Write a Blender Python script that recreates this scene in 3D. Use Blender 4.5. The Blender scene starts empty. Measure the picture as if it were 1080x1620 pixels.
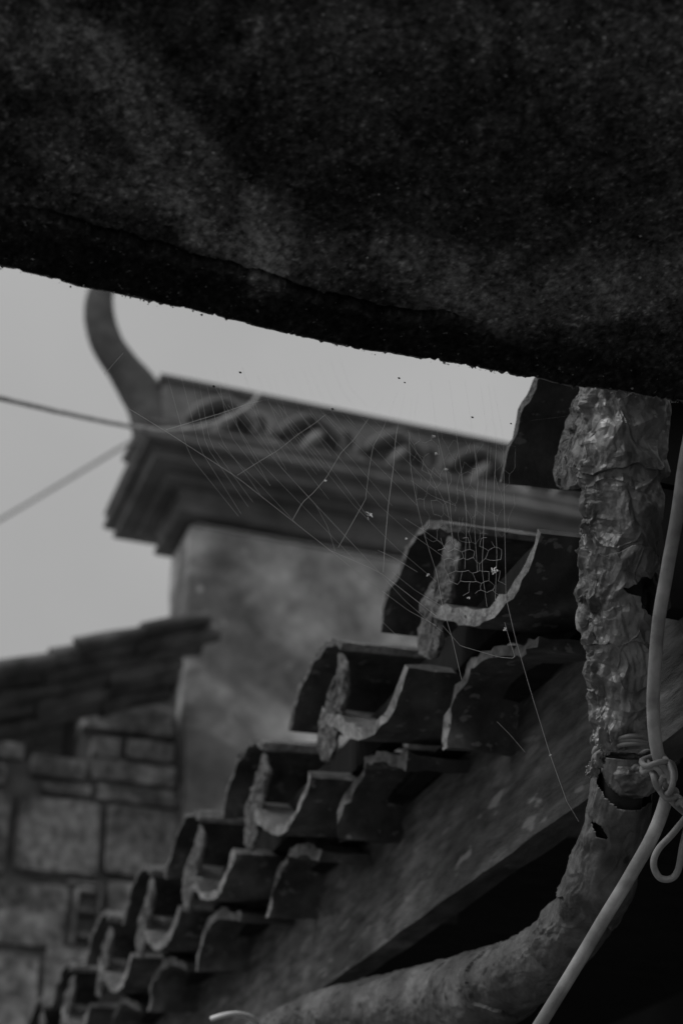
import bpy, math, random
import numpy as np
from mathutils import Vector, Matrix, noise as mnoise

random.seed(7)
rng = np.random.default_rng(11)
S = bpy.context.scene
COL = S.collection

# ------------------------------------------------------------------ camera, sky, sun, exposure
PITCH, YAW, FPX = math.radians(30.1), math.radians(19.8), 2550.0
CAM = np.array([0.0, 0.0, 1.6])
HD = np.array([math.sin(YAW), math.cos(YAW), 0.0])
ZU = np.array([0.0, 0.0, 1.0])
RT = np.array([math.cos(YAW), -math.sin(YAW), 0.0])
FW = HD * math.cos(PITCH) + ZU * math.sin(PITCH)
UP = -HD * math.sin(PITCH) + ZU * math.cos(PITCH)
cd = bpy.data.cameras.new('camera')
cd.sensor_fit = 'HORIZONTAL'; cd.sensor_width = 24.0; cd.lens = FPX / 1080 * 24
cd.clip_start = 0.02; cd.clip_end = 1000
cd.dof.use_dof = True; cd.dof.focus_distance = 1.225; cd.dof.aperture_fstop = 6.8
cam = bpy.data.objects.new('camera', cd); COL.objects.link(cam)
cam.matrix_world = Matrix(((RT[0], UP[0], -FW[0], CAM[0]), (RT[1], UP[1], -FW[1], CAM[1]),
                           (RT[2], UP[2], -FW[2], CAM[2]), (0, 0, 0, 1)))
S.camera = cam

SUN_EL, SUN_AZ = math.radians(48), math.radians(246)     # azimuth clockwise from +Y: behind thin cloud, to the left
w = bpy.data.worlds.new('World'); S.world = w; w.use_nodes = True
N, L = w.node_tree.nodes, w.node_tree.links
N.clear()
out = N.new('ShaderNodeOutputWorld'); bg = N.new('ShaderNodeBackground')
sky = N.new('ShaderNodeTexSky'); sky.sky_type = 'NISHITA'; sky.sun_disc = False
sky.sun_elevation = SUN_EL; sky.sun_rotation = SUN_AZ; sky.dust_density = 4
bw = N.new('ShaderNodeRGBToBW'); L.new(sky.outputs[0], bw.inputs[0])
tc = N.new('ShaderNodeTexCoord')
nz = N.new('ShaderNodeTexNoise'); nz.inputs['Scale'].default_value = 2.2; nz.inputs['Detail'].default_value = 5
nz.inputs['Roughness'].default_value = 0.45
L.new(tc.outputs['Generated'], nz.inputs['Vector'])
mr = N.new('ShaderNodeMapRange'); mr.inputs['From Min'].default_value = 0.3; mr.inputs['From Max'].default_value = 0.7
mr.inputs['To Min'].default_value = 3.15; mr.inputs['To Max'].default_value = 4.65
L.new(nz.outputs[0], mr.inputs['Value'])
sp = N.new('ShaderNodeSeparateXYZ'); L.new(tc.outputs['Generated'], sp.inputs[0])      # overcast sky: brighter towards the zenith
zr = N.new('ShaderNodeMapRange'); zr.inputs['To Min'].default_value = .86; zr.inputs['To Max'].default_value = 1.3; L.new(sp.outputs[2], zr.inputs['Value'])
zm = N.new('ShaderNodeMath'); zm.operation = 'MULTIPLY'; L.new(mr.outputs[0], zm.inputs[0]); L.new(zr.outputs[0], zm.inputs[1])
mx = N.new('ShaderNodeMix'); mx.data_type = 'FLOAT'; mx.inputs[0].default_value = 0.93    # cloud cover
L.new(bw.outputs[0], mx.inputs[2]); L.new(zm.outputs[0], mx.inputs[3])
cc = N.new('ShaderNodeCombineColor')
for i in range(3): L.new(mx.outputs[0], cc.inputs[i])
L.new(cc.outputs[0], bg.inputs['Color']); bg.inputs['Strength'].default_value = 0.1
L.new(bg.outputs[0], out.inputs[0])

sl = bpy.data.lights.new('sun', 'SUN'); sl.energy = 1.1; sl.angle = math.radians(24); sl.color = (1, 1, 1)
so = bpy.data.objects.new('sun', sl); COL.objects.link(so)
sd = Vector((math.sin(SUN_AZ) * math.cos(SUN_EL), math.cos(SUN_AZ) * math.cos(SUN_EL), math.sin(SUN_EL)))
so.rotation_euler = sd.to_track_quat('Z', 'Y').to_euler(); so.location = (-5, 0, 8)

S.view_settings.view_transform = 'Standard'; S.view_settings.look = 'None'
S.view_settings.exposure = 0.0; S.view_settings.gamma = 1.0; S.view_settings.use_curve_mapping = False
S.cycles.max_bounces = 6; S.cycles.diffuse_bounces = 4
S.cycles.use_denoising = True

# ------------------------------------------------------------------ measuring helpers
def ray(px, py): return FW + RT * ((px - 540) / FPX) + UP * ((810 - py) / FPX)
def P(px, py, d): return CAM + ray(px, py) * d
def onX(px, py, X):
    r = ray(px, py); return CAM + r * ((X - CAM[0]) / r[0])
def onY(px, py, Y):
    r = ray(px, py); return CAM + r * ((Y - CAM[1]) / r[1])
def onZ(px, py, Z):
    r = ray(px, py); return CAM + r * ((Z - CAM[2]) / r[2])
def proj(p):
    q = np.asarray(p) - CAM
    d = q @ FW
    return np.stack([540 + FPX * (q @ RT) / d, 810 - FPX * (q @ UP) / d], -1)

def vnoise(p, seed=0):
    p = np.asarray(p, float); i = np.floor(p).astype(np.int64); f = p - i; f = f * f * (3 - 2 * f)
    def h(a):
        n = (a[..., 0] * 73856093) ^ (a[..., 1] * 19349663) ^ (a[..., 2] * 83492791) ^ (seed * 2654435761 % 2147483647)
        n = (n ^ (n >> 13)) * 1274126177 & 0x7fffffff
        n = (n ^ (n >> 16)) * 668265263 & 0x7fffffff
        return n / 0x7fffffff
    r = 0
    for dx in (0, 1):
        for dy in (0, 1):
            for dz in (0, 1):
                wt = (f[..., 0] if dx else 1 - f[..., 0]) * (f[..., 1] if dy else 1 - f[..., 1]) * (f[..., 2] if dz else 1 - f[..., 2])
                r = r + wt * h(i + np.array([dx, dy, dz]))
    return r * 2 - 1
def fbm(p, oct=4, seed=0):
    p = np.asarray(p, float); r = 0; a = 1; s = 0
    for o in range(oct):
        r = r + a * vnoise(p, seed + o * 17); s += a; a *= .5; p = p * 2.03 + 5.2
    return r / s
def f1(u, v, n, seed, wu, wv):
    """distance to the nearest of n scattered points, u wraps"""
    g = np.random.default_rng(seed); a = g.random(n) * wu; b = g.random(n) * wv
    best = np.full(u.shape, 9e9)
    for x, y in zip(a, b):
        du = np.abs(u - x); du = np.minimum(du, wu - du)
        best = np.minimum(best, du * du + (v - y) ** 2)
    return np.sqrt(best)
def f12(u, v, n, seed, wu, wv):
    """nearest distance and edge distance of a scattered-point diagram"""
    g = np.random.default_rng(seed); a = g.random(n) * wu; b = g.random(n) * wv
    sh = u.shape; u = u.ravel().astype(np.float32); v = v.ravel().astype(np.float32)
    best = np.full(u.shape, 9e9, np.float32); sec = best.copy()
    for x, y in zip(a, b):
        near = np.abs(v - y) < .06
        idx = np.nonzero(near)[0]
        du = np.abs(u[idx] - x); du = np.minimum(du, wu - du); d = du * du + (v[idx] - y) ** 2
        bb_ = best[idx]; sec[idx] = np.minimum(sec[idx], np.maximum(bb_, d)); best[idx] = np.minimum(bb_, d)
    best = np.sqrt(np.minimum(best, .01)); sec = np.sqrt(np.minimum(sec, .01))
    return best.reshape(sh), (sec - best).reshape(sh)
def trin(u, v, cell, seed, ang=0.0):
    """piecewise-flat noise: random heights on a triangle lattice, so folds come out straight and sharp"""
    c, s = math.cos(ang), math.sin(ang); x = (u * c - v * s) / cell; y = (u * s + v * c) / cell
    y = y / .866; x = x - y * .5
    i, j = np.floor(x).astype(np.int64), np.floor(y).astype(np.int64); fx, fy = x - i, y - j
    def h(a, b):
        n = (a * 73856093) ^ (b * 19349663) ^ (seed * 83492791); n = (n ^ (n >> 13)) * 1274126177 & 0x7fffffff
        n = (n ^ (n >> 16)) * 668265263 & 0x7fffffff; return n / 0x7fffffff * 2 - 1
    lo = fx + fy < 1
    return np.where(lo, h(i, j) * (1 - fx - fy) + h(i + 1, j) * fx + h(i, j + 1) * fy,
                    h(i + 1, j + 1) * (fx + fy - 1) + h(i + 1, j) * (1 - fy) + h(i, j + 1) * (1 - fx))
def inpoly(pt, poly):
    x, y = pt[..., 0], pt[..., 1]; r = np.zeros(x.shape, bool); n = len(poly)
    for i in range(n):
        x1, y1 = poly[i]; x2, y2 = poly[(i + 1) % n]
        if y1 == y2: continue
        c = ((y1 > y) != (y2 > y)) & (x < (x2 - x1) * (y - y1) / (y2 - y1) + x1)
        r ^= c
    return r
def resample(pts, n):
    pts = np.asarray(pts, float)
    d = np.r_[0, np.cumsum(np.linalg.norm(np.diff(pts, axis=0), axis=1))]
    t = np.linspace(0, d[-1], n)
    return np.stack([np.interp(t, d, pts[:, k]) for k in range(pts.shape[1])], 1)
def spline(pts, n):
    pts = np.asarray(pts, float); m = len(pts)
    if m < 3: return resample(pts, n)
    ex = np.vstack([2 * pts[0] - pts[1], pts, 2 * pts[-1] - pts[-2]])
    o = []
    for i in range(m - 1):
        p0, p1, p2, p3 = ex[i:i + 4]
        for t in np.linspace(0, 1, 12, endpoint=False):
            o.append(.5 * (2 * p1 + (p2 - p0) * t + (2 * p0 - 5 * p1 + 4 * p2 - p3) * t * t + (3 * p1 - p0 - 3 * p2 + p3) * t ** 3))
    o.append(pts[-1])
    return resample(o, n)

# ------------------------------------------------------------------ object helpers
def mesh_obj(name, V, F, mat=None, parent=None, smooth=None, jit=0):
    me = bpy.data.meshes.new(name)
    me.from_pydata([tuple(map(float, v)) for v in V], [], [tuple(map(int, f)) for f in F]); me.update()
    if mat: me.materials.append(mat)
    if smooth is not None:
        me.polygons.foreach_set('use_smooth', [True] * len(me.polygons))
        if smooth < 179: me.set_sharp_from_angle(angle=math.radians(smooth))
    o = bpy.data.objects.new(name, me); COL.objects.link(o)
    if parent: o.parent = parent; o.matrix_parent_inverse = Matrix.Translation(-Vector(parent.location))
    return o
def empty(name, loc, label, cat, group=None):
    o = bpy.data.objects.new(name, None); COL.objects.link(o); o.location = tuple(map(float, loc)); o.empty_display_size = .1
    tag(o, label, cat, group); return o
def tag(o, label, cat, group=None):
    o['label'] = label; o['category'] = cat
    if group: o['group'] = group
    return o
def box(x0, x1, y0, y1, z0, z1):
    V = [(x, y, z) for x in (x0, x1) for y in (y0, y1) for z in (z0, z1)]
    return V, [(0, 1, 3, 2), (4, 6, 7, 5), (0, 4, 5, 1), (2, 3, 7, 6), (0, 2, 6, 4), (1, 5, 7, 3)]
def merge(parts):
    V, F = [], []
    for v, f in parts:
        b = len(V); V += [tuple(x) for x in v]; F += [tuple(b + i for i in q) for q in f]
    return V, F
def tube(path, rad, seg=8, ref=(0, 0, 1), cap=True, flat=1.0):
    path = np.asarray(path, float); n = len(path)
    rad = np.full(n, rad) if np.isscalar(rad) else np.asarray(rad)
    V = []; T = np.gradient(path, axis=0); T /= np.linalg.norm(T, axis=1)[:, None] + 1e-12
    a = np.cross(T[0], ref); 
    if np.linalg.norm(a) < 1e-3: a = np.cross(T[0], (1, 0, 0))
    for i in range(n):
        a = a - T[i] * (a @ T[i]); a /= np.linalg.norm(a); b = np.cross(T[i], a)
        for k in range(seg):
            t = 2 * math.pi * k / seg
            V.append(path[i] + rad[i] * (a * math.cos(t) + b * math.sin(t) * flat))
    F = [(i * seg + k, i * seg + (k + 1) % seg, (i + 1) * seg + (k + 1) % seg, (i + 1) * seg + k) for i in range(n - 1) for k in range(seg)]
    if cap: F += [tuple(range(seg))[::-1], tuple((n - 1) * seg + k for k in range(seg))]
    return V, F
def rough_block(x0, x1, y0, y1, z0, z1, amp, step, seed, rnd=.012):
    """a box whose faces are gridded, rounded at the arrises and roughened"""
    n = [max(2, int(math.ceil((b - a) / step))) for a, b in ((x0, x1), (y0, y1), (z0, z1))]
    ids = {}; V = []; F = []
    lo = np.array([x0, y0, z0]); hi = np.array([x1, y1, z1])
    def vid(i, j, k):
        if (i, j, k) not in ids:
            ids[(i, j, k)] = len(V); V.append(lo + (hi - lo) * np.array([i / n[0], j / n[1], k / n[2]]))
        return ids[(i, j, k)]
    for ax in range(3):
        b, c = (ax + 1) % 3, (ax + 2) % 3
        for side in (0, n[ax]):
            for p in range(n[b]):
                for q in range(n[c]):
                    idx = []
                    for dp, dq in ((0, 0), (1, 0), (1, 1), (0, 1)):
                        t = [0, 0, 0]; t[ax] = side; t[b] = p + dp; t[c] = q + dq; idx.append(vid(*t))
                    F.append(idx if side else idx[::-1])
    V = np.array(V); r = min(rnd, *(0.3 * (hi - lo)))
    core = np.clip(V, lo + r, hi - r); d = V - core; l = np.linalg.norm(d, axis=1)[:, None] + 1e-9
    V = core + d / l * np.minimum(l, r)
    V = V + (d / l) * amp * fbm(V / (step * 2.2) + seed, 3, seed)[:, None]
    return V, F

# ------------------------------------------------------------------ materials (all neutral grey: the photograph is black and white)
def mat(name, lo, hi, scale=8, patch=None, rough=.85, metal=0.0, bump=.3, bscale=60, bdist=.004, detail=8, spot=None, attr=None, stretch=None, spec=.35, crease=None):
    m = bpy.data.materials.new(name); m.use_nodes = True; n, l = m.node_tree.nodes, m.node_tree.links
    b = n['Principled BSDF']; b.inputs['Roughness'].default_value = rough; b.inputs['Metallic'].default_value = metal
    b.inputs['Specular IOR Level'].default_value = spec
    t = n.new('ShaderNodeTexCoord'); src = t.outputs['Object']
    if stretch:
        mp = n.new('ShaderNodeMapping'); mp.inputs['Scale'].default_value = stretch; l.new(src, mp.inputs[0]); src = mp.outputs[0]
    a = n.new('ShaderNodeTexNoise'); a.inputs['Scale'].default_value = scale; a.inputs['Detail'].default_value = detail; a.inputs['Roughness'].default_value = .62
    l.new(src, a.inputs['Vector'])
    r = n.new('ShaderNodeMapRange'); r.inputs['From Min'].default_value = .32; r.inputs['From Max'].default_value = .68
    r.inputs['To Min'].default_value = lo; r.inputs['To Max'].default_value = hi; l.new(a.outputs[0], r.inputs['Value'])
    val = r.outputs[0]
    if patch:                                  # (scale, low, high): broad weather stains
        pn = n.new('ShaderNodeTexNoise'); pn.inputs['Scale'].default_value = patch[0]; pn.inputs['Detail'].default_value = 5; pn.inputs['Distortion'].default_value = .6; l.new(src, pn.inputs['Vector'])
        pr = n.new('ShaderNodeMapRange'); pr.inputs['From Min'].default_value = .4; pr.inputs['From Max'].default_value = .6
        pr.inputs['To Min'].default_value = patch[1]; pr.inputs['To Max'].default_value = patch[2]; l.new(pn.outputs[0], pr.inputs['Value'])
        pm = n.new('ShaderNodeMath'); pm.operation = 'MULTIPLY'; l.new(val, pm.inputs[0]); l.new(pr.outputs[0], pm.inputs[1]); val = pm.outputs[0]
    if attr:
        at = n.new('ShaderNodeAttribute'); at.attribute_name = attr
        mu = n.new('ShaderNodeMath'); mu.operation = 'MULTIPLY'; l.new(val, mu.inputs[0]); l.new(at.outputs['Fac'], mu.inputs[1]); val = mu.outputs[0]
    if spot:                                   # (scale, threshold, value): grit or lichen spots
        v = n.new('ShaderNodeTexNoise'); v.inputs['Scale'].default_value = spot[0]; v.inputs['Detail'].default_value = 3; l.new(src, v.inputs['Vector'])
        q = n.new('ShaderNodeMapRange'); q.inputs['From Min'].default_value = spot[1]; q.inputs['From Max'].default_value = spot[1] + .05; l.new(v.outputs[0], q.inputs['Value'])
        x = n.new('ShaderNodeMix'); x.data_type = 'FLOAT'; l.new(q.outputs[0], x.inputs[0]); l.new(val, x.inputs[2]); x.inputs[3].default_value = spot[2]; val = x.outputs[0]
    c = n.new('ShaderNodeCombineColor')
    for i in range(3): l.new(val, c.inputs[i])
    l.new(c.outputs[0], b.inputs['Base Color'])
    k = n.new('ShaderNodeTexNoise'); k.inputs['Scale'].default_value = bscale; k.inputs['Detail'].default_value = 6; k.inputs['Roughness'].default_value = .65; l.new(src, k.inputs['Vector'])
    bp = n.new('ShaderNodeBump'); bp.inputs['Strength'].default_value = bump; bp.inputs['Distance'].default_value = bdist
    l.new(k.outputs[0], bp.inputs['Height']); l.new(bp.outputs[0], b.inputs['Normal'])
    if crease:                                 # sharp fold lines at two sizes
        last = bp
        for sc_, st_ in ((crease, .65), (crease * 2.1, .2)):
            dn = n.new('ShaderNodeTexNoise'); dn.inputs['Scale'].default_value = sc_ * .5; l.new(src, dn.inputs['Vector'])
            ds = n.new('ShaderNodeVectorMath'); ds.operation = 'MULTIPLY_ADD'; ds.inputs[1].default_value = (.02, .02, .02); l.new(dn.outputs['Color'], ds.inputs[0]); l.new(src, ds.inputs[2])
            vo = n.new('ShaderNodeTexVoronoi'); vo.feature = 'F1'; vo.distance = 'CHEBYCHEV'; vo.inputs['Scale'].default_value = sc_; l.new(ds.outputs[0], vo.inputs['Vector'])
            b2 = n.new('ShaderNodeBump'); b2.inputs['Strength'].default_value = st_; b2.inputs['Distance'].default_value = .30 / sc_
            l.new(vo.outputs['Distance'], b2.inputs['Height']); l.new(last.outputs[0], b2.inputs['Normal']); last = b2
        l.new(last.outputs[0], b.inputs['Normal'])
    return m
M = {}
M['slab'] = mat('sooty_concrete', .055, .33, 190, rough=.95, bump=1, bscale=320, bdist=.008, attr='stain_and_lit_lip', spot=(230, .67, .26), spec=.1)
M['grit'] = mat('loose_grit', .15, .6, 90, rough=.9, bscale=300)
M['tile'] = mat('weathered_clay_tile', .05, .13, 30, patch=(11, .6, 1.35), rough=.85, bump=.6, bscale=130, bdist=.003, spot=(75, .62, .2))
M['break'] = mat('lit_broken_clay_edge', .16, .5, 90, rough=.9, patch=(14, .6, 1.15), bump=1, bscale=200, bdist=.006, spot=(120, .63, .07))  # broken clay, paler than the tile to paint sky light on the rims
M['mortar'] = mat('lime_mortar', .09, .30, 120, rough=.95, bump=1, bscale=150, bdist=.009, spot=(160, .6, .05))
M['board'] = mat('weathered_timber', .04, .18, 9, rough=.7, patch=(1.6, .55, 1.35), bump=.8, bscale=34, bdist=.004, stretch=(4, 2.2, 9), spot=(6, .62, .22), detail=12)
M['verge'] = mat('lichened_verge_tile', .07, .16, 12, rough=.85, patch=(5, .6, 1.3), bump=.6, bscale=60)
M['darkwood'] = mat('near_black_boards', .015, .03, 12, rough=.95, stretch=(1, 6, 1), spec=.1)  # near-black boards; also colours the fillers standing in for shadow
M['foil'] = mat('grimy_foil_wrap', .13, .36, 30, rough=.52, metal=.5, patch=(18, .6, 1.2), crease=70, bump=.25, bscale=170, bdist=.002, spot=(60, .67, .06), spec=.5)
M['paintpipe'] = mat('painted_pipe_wrap', .08, .20, 40, rough=.4, metal=.3, patch=(14, .6, 1.25), bump=.5, bscale=110, bdist=.003, spot=(55, .66, .05))
M['inner'] = mat('dark_bare_pipe', .02, .05, 30, rough=.8)
M['cable'] = mat('grey_cable', .32, .5, 40, patch=(30, .7, 1.15), rough=.42, bump=.15, bscale=200)
M['wire'] = mat('soft_tie_wire', .24, .36, 80, rough=.5, metal=.2)
M['silk'] = mat('spider_silk', .8, .9, 90, rough=.4, spec=.6, bump=0)
M['plaster'] = mat('stained_plaster', .28, .56, 12, rough=.9, patch=(2.6, .38, 1.25), bump=.6, bscale=25, bdist=.01, spot=(9, .66, .5))
M['mould'] = mat('grey_moulding', .12, .32, 5, rough=.85, patch=(1.5, .75, 1.15), bump=.5, bscale=30, bdist=.01)
M['relief'] = mat('pale_relief_plaster', .2, .42, 8, rough=.85, bump=.4, bscale=30)
M['brick'] = mat('old_masonry', .10, .42, 26, rough=.92, patch=(5, .5, 1.25), bump=.8, bscale=28, bdist=.01, spot=(14, .64, .26))
M['horn'] = mat('dark_weathered_horn', .06, .12, 14, rough=.85, bump=.6, bscale=50)
M['darkin'] = mat('deep_joint', .09, .18, 9, rough=.95)
M['ground'] = mat('yard_ground', .14, .2, 3, rough=.95)
M['stonewall'] = mat('house_wall', .04, .08, 5, rough=.95, spec=.1)

# ------------------------------------------------------------------ ground
gv, gf = box(-150, 150, -150, 150, -.3, 0)
g = mesh_obj('ground', gv, gf, M['ground']); g['kind'] = 'structure'

# ------------------------------------------------------------------ far gable wall with cornice and horn
WC = P(299, 850, 6.0)
YT = WC[1]
def corner(px, py):
    """offset and height of a moulding corner seen at a pixel"""
    r = ray(px, py); A = np.array([[r[0], 1, 0], [r[1], 1, 0], [r[2], 0, -1]])
    t, o, dz = np.linalg.solve(A, WC - CAM); return o, dz
THK = .27
XR = WC[0] + 3.4
gable = empty('gable_wall', (WC[0], YT, 0), 'plastered gable wall with stepped cornice and horned ridge end, behind the roof tiles', 'wall')
# wall body (plaster), front face gridded and uneven
nx, nzz = 90, 110
xs = np.linspace(WC[0], XR, nx); zs = np.linspace(0, WC[2] + .05, nzz)
V = []; F = []
for j, z in enumerate(zs):
    for i, x in enumerate(xs):
        d = .012 * fbm(np.array([x * 2.2, 0, z * 2.2]), 4, 3) + .004 * fbm(np.array([x * 14, 0, z * 14]), 2, 9)
        e = .02 * fbm(np.array([0, 3, z * 5.]), 3, 5) * max(0, 1 - (x - xs[0]) / .1)
        lean = (WC[2] - z) * .035 * max(0, 1 - (x - xs[0]) / .8)
        V.append((x + e + lean, YT + float(d), z))
for j in range(nzz - 1):
    for i in range(nx - 1):
        a = j * nx + i; F.append((a, a + 1, a + nx + 1, a + nx))
b = len(V)
for j, z in enumerate(zs):
    V.append((V[j * nx][0], YT + THK, z)); V.append((XR, YT + THK, z))
for j in range(nzz - 1):
    F.append((j * nx, (j + 1) * nx, b + 2 * j + 2, b + 2 * j)); F.append((j * nx + nx - 1, b + 2 * j + 1, b + 2 * j + 3, (j + 1) * nx + nx - 1))
    F.append((b + 2 * j, b + 2 * j + 2, b + 2 * j + 3, b + 2 * j + 1))
mesh_obj('wall', V, F, M['plaster'], gable, smooth=40)

def ring_sweep(prof, seg=16, amp=.004, sd=0):
    """prof = [(offset, z)] swept round left return, front and back of the wall"""
    V = []; F = []
    for k, (o, z) in enumerate(prof):
        cs = [(XR, YT - o), (WC[0] - o, YT - o), (WC[0] - o, YT + THK + o), (XR, YT + THK + o)]
        for s in range(3):
            for t in range(seg):
                a = t / seg; x = cs[s][0] * (1 - a) + cs[s + 1][0] * a; y = cs[s][1] * (1 - a) + cs[s + 1][1] * a
                dn = amp * float(fbm(np.array([x * 3, y * 3, z * 3 + sd]), 3, sd)); V.append((x + dn, y + dn, z + dn * .7))
        V.append((cs[3][0], cs[3][1], z))
    m = 3 * seg + 1; n = len(prof)
    for k in range(n - 1):
        for t in range(m - 1): F.append((k * m + t, k * m + t + 1, (k + 1) * m + t + 1, (k + 1) * m + t))
    return V, F
cornA, cornB, cornC, cornD = corner(233, 691), corner(243, 722), corner(266, 753), corner(284, 807)
print('corners', cornA, cornB, cornC, cornD, 'W', WC)
zt = WC[2]
def course(o, z0, z1, o_in):
    """one moulding course: flat soffit, small bead, slightly hollow face"""
    h = z1 - z0; pr = [(o_in - .03, z0 + .004), (o - .012, z0), (o - .003, z0 + .004), (o, z0 + .012)]
    for q in range(7):
        t = q / 6; pr.append((o + .004 - .022 * math.sin(t * math.pi), z0 + .016 + (h - .03) * t))
    return pr + [(o + .002, z1 - .006), (o - .03, z1 - .002)]
(oA, zA), (oB, zB), (oC, zC), (oD, zD) = cornA, cornB, cornC, cornD
zf = zA + .085
for k, pr in enumerate([course(oD, zD, zC + .01, 0), course(oC, zC, zB + .01, oD), course(oB, zB, zA + .01, oC), course(oA, zA, zf, oB)]):
    pr = [(o, zt + z) for o, z in pr]
    v, f = ring_sweep(pr, 16, .006, k + 1); mesh_obj('moulding', v, f, M['mould'], gable, smooth=40)
# frieze
of = (oB + oC) / 2; FT = onY(262, 598, YT - of)
v, f = ring_sweep([(of - .05, zt + zf - .03), (of, zt + zf + .0), (of + .01, FT[2] - .02), (of - .06, FT[2])], 16, .006, 9)
mesh_obj('frieze', v, f, M['mould'], gable, smooth=50)
fz0, fz1 = zt + zf, FT[2]
v, f = ring_sweep([(of - .03, fz1 - .022), (of + .028, fz1 - .02), (of + .032, fz1 - .004), (of + .0, fz1 + .008), (-.1, fz1 + .03)], 16, .008, 12)
mesh_obj('coping', v, f, M['mould'], gable, smooth=50)
# raised scrolls and leaf bosses on the frieze
yf = YT - of - .004
hz = fz1 - fz0
x_first = onY(350, 655, yf)[0]; x_next = onY(488, 690, yf)[0]
for i in range(10):
    cx = x_first + i * (x_next - x_first); cz = (fz0 + fz1) / 2 - .01; wv = (x_next - x_first)
    a = np.linspace(math.pi * 1.05, -math.pi * .1, 20)       # hood over the boss
    pth = [(cx + wv * .36 * math.cos(t), yf - .03, cz - hz * .20 + hz * .36 * (.45 * math.sin(t) + .6 * (1 - abs(math.cos(t))))) for t in a]
    pth += [(cx + wv * (.36 + .25 * q_), yf - .02, cz - hz * (.2 + .18 * math.sin(q_ * 2.4))) for q_ in (.3, .6, 1.)]
    v, f = tube(pth, list(np.interp(np.linspace(0, 1, len(pth)), [0, .4, 1], [.016, .028, .016])), 12, ref=(0, 1, 0), flat=1.9); mesh_obj('scroll', v, f, M['mould'], gable, smooth=60)
    V = []; F = []
    for r_ in range(6):
        for t in range(16):
            an = 2 * math.pi * t / 16; rr = math.cos(r_ / 5 * math.pi / 2)
            lx, lz = wv * .10 * rr * math.cos(an) * (1 + .4 * math.sin(an)), hz * .30 * rr * math.sin(an)
            V.append((cx + lx + .75 * lz, yf + .004 - .07 * math.sin(r_ / 5 * math.pi / 2), cz - hz * .20 + lz))
    for r_ in range(5):
        for t in range(16): F.append((r_ * 16 + t, r_ * 16 + (t + 1) % 16, (r_ + 1) * 16 + (t + 1) % 16, (r_ + 1) * 16 + t))
    mesh_obj('leaf_boss', V, F, M['relief'], gable, smooth=60)
    pth = [(cx + wv * (.40 + .16 * math.cos(q_)), yf - .012, cz - hz * .12 + hz * .24 * math.sin(q_)) for q_ in np.linspace(-2.2, 2.4, 14)]
    v, f = tube(pth, list(np.interp(np.linspace(0, 1, 14), [0, .5, 1], [.010, .02, .008])), 10, ref=(0, 1, 0), flat=1.6); mesh_obj('scroll', v, f, M['mould'], gable, smooth=60)
# horn
hp = [onY(*q, YT - .06) for q in ((262, 700), (240, 650), (216, 610), (190, 575), (169, 542), (158, 505), (158, 470), (172, 436), (200, 410))]
hp = spline(hp, 60); v, f = tube(hp, np.interp(np.linspace(0, 1, 60), [0, .15, .4, .7, 1], [.12, .092, .066, .058, .022]), 20, ref=(0, 1, 0), flat=.95)
v = np.array(v); v += .006 * np.stack([fbm(v * 14 + q, 3, q) for q in (0, 3, 6)], 1)
mesh_obj('horn', v, f, M['horn'], gable, smooth=60)

# ------------------------------------------------------------------ left masonry house
YW = YT + .10
house = empty('masonry_house', (WC[0] - 1, YW, 0), 'low masonry house with layered tile verge, at lower left against the gable wall', 'house')
def pxblock(name, x0, y0, x1, y1, dep, amp, sd, mt, parent, gap=.0035, step=.035):
    xc = (x0 + x1) / 2; a = onY(xc, y1, YW); c = onY(xc, y0, YW); a[0] = onY(x0, (y0 + y1) / 2, YW)[0]; c[0] = onY(x1, (y0 + y1) / 2, YW)[0]; yy = YW - .02 + dep
    v, f = rough_block(min(a[0], c[0]) + gap, max(a[0], c[0]) - gap, yy, yy + .2, a[2] + gap, c[2] - gap, amp, step, sd)
    sh = .0
    return mesh_obj(name, v, f, mt, parent, smooth=50)
xl, xr = onY(-420, 1300, YW)[0], onY(283, 1300, YW)[0]
ztop = onY(0, 1175, YW)[2]; zt2 = onY(270, 1095, YW)[2]
v, f = box(xl, xr + .02, YW + .008, YW + .4, 0, ztop - .05); mesh_obj('wall_core', v, f, M['darkin'], house)
v, f = box(onY(130, 1150, YW)[0], xr + .02, YW + .02, YW + .4, ztop - .05, zt2); mesh_obj('wall_core', v, f, M['darkin'], house)
blocks = [(128, 1112, 276, 1163), (142, 1168, 188, 1204), (196, 1172, 276, 1206), (46, 1198, 137, 1236), (142, 1206, 278, 1243),
          (-60, 1170, 42, 1202), (-60, 1206, 12, 1245), (150, 1246, 278, 1276), (60, 1240, 146, 1262), (-60, 1250, 14, 1384), (22, 1264, 158, 1386), (162, 1280, 278, 1392),
          (-200, 1392, -20, 1560), (-16, 1394, 108, 1500), (164, 1400, 285, 1500), (-120, 1504, 60, 1640), (64, 1504, 285, 1640), (108, 1396, 160, 1402)]
for i, bk in enumerate(blocks):
    pxblock('stone' if bk[3] - bk[1] > 60 else 'brick', *bk, random.uniform(-.012, .012), .014, i + 3, M['brick'], house)
# small vent frame let into the wall
for bx in ((112, 1406, 120, 1498), (150, 1406, 158, 1498), (120, 1406, 150, 1416), (120, 1440, 150, 1449), (120, 1478, 150, 1488)):
    pxblock('vent_frame', *bx, -.01, .003, 40, M['brick'], house, gap=.001)
# lower wall stones below the frame, mostly unseen
zb = onY(0, 1640, YW)[2]
r = 0
while zb > .3:
    h = .34; x = xl + (.3 if r % 2 else 0)
    while x < xr - .1:
        wd = random.uniform(.45, .75); v, f = rough_block(x, min(x + wd, xr), YW - .02, YW + .2, zb - h, zb - .01, .012, .08, r + 60)
        mesh_obj('stone', v, f, M['brick'], house, smooth=50); x += wd + .01
    zb -= h; r += 1
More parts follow.
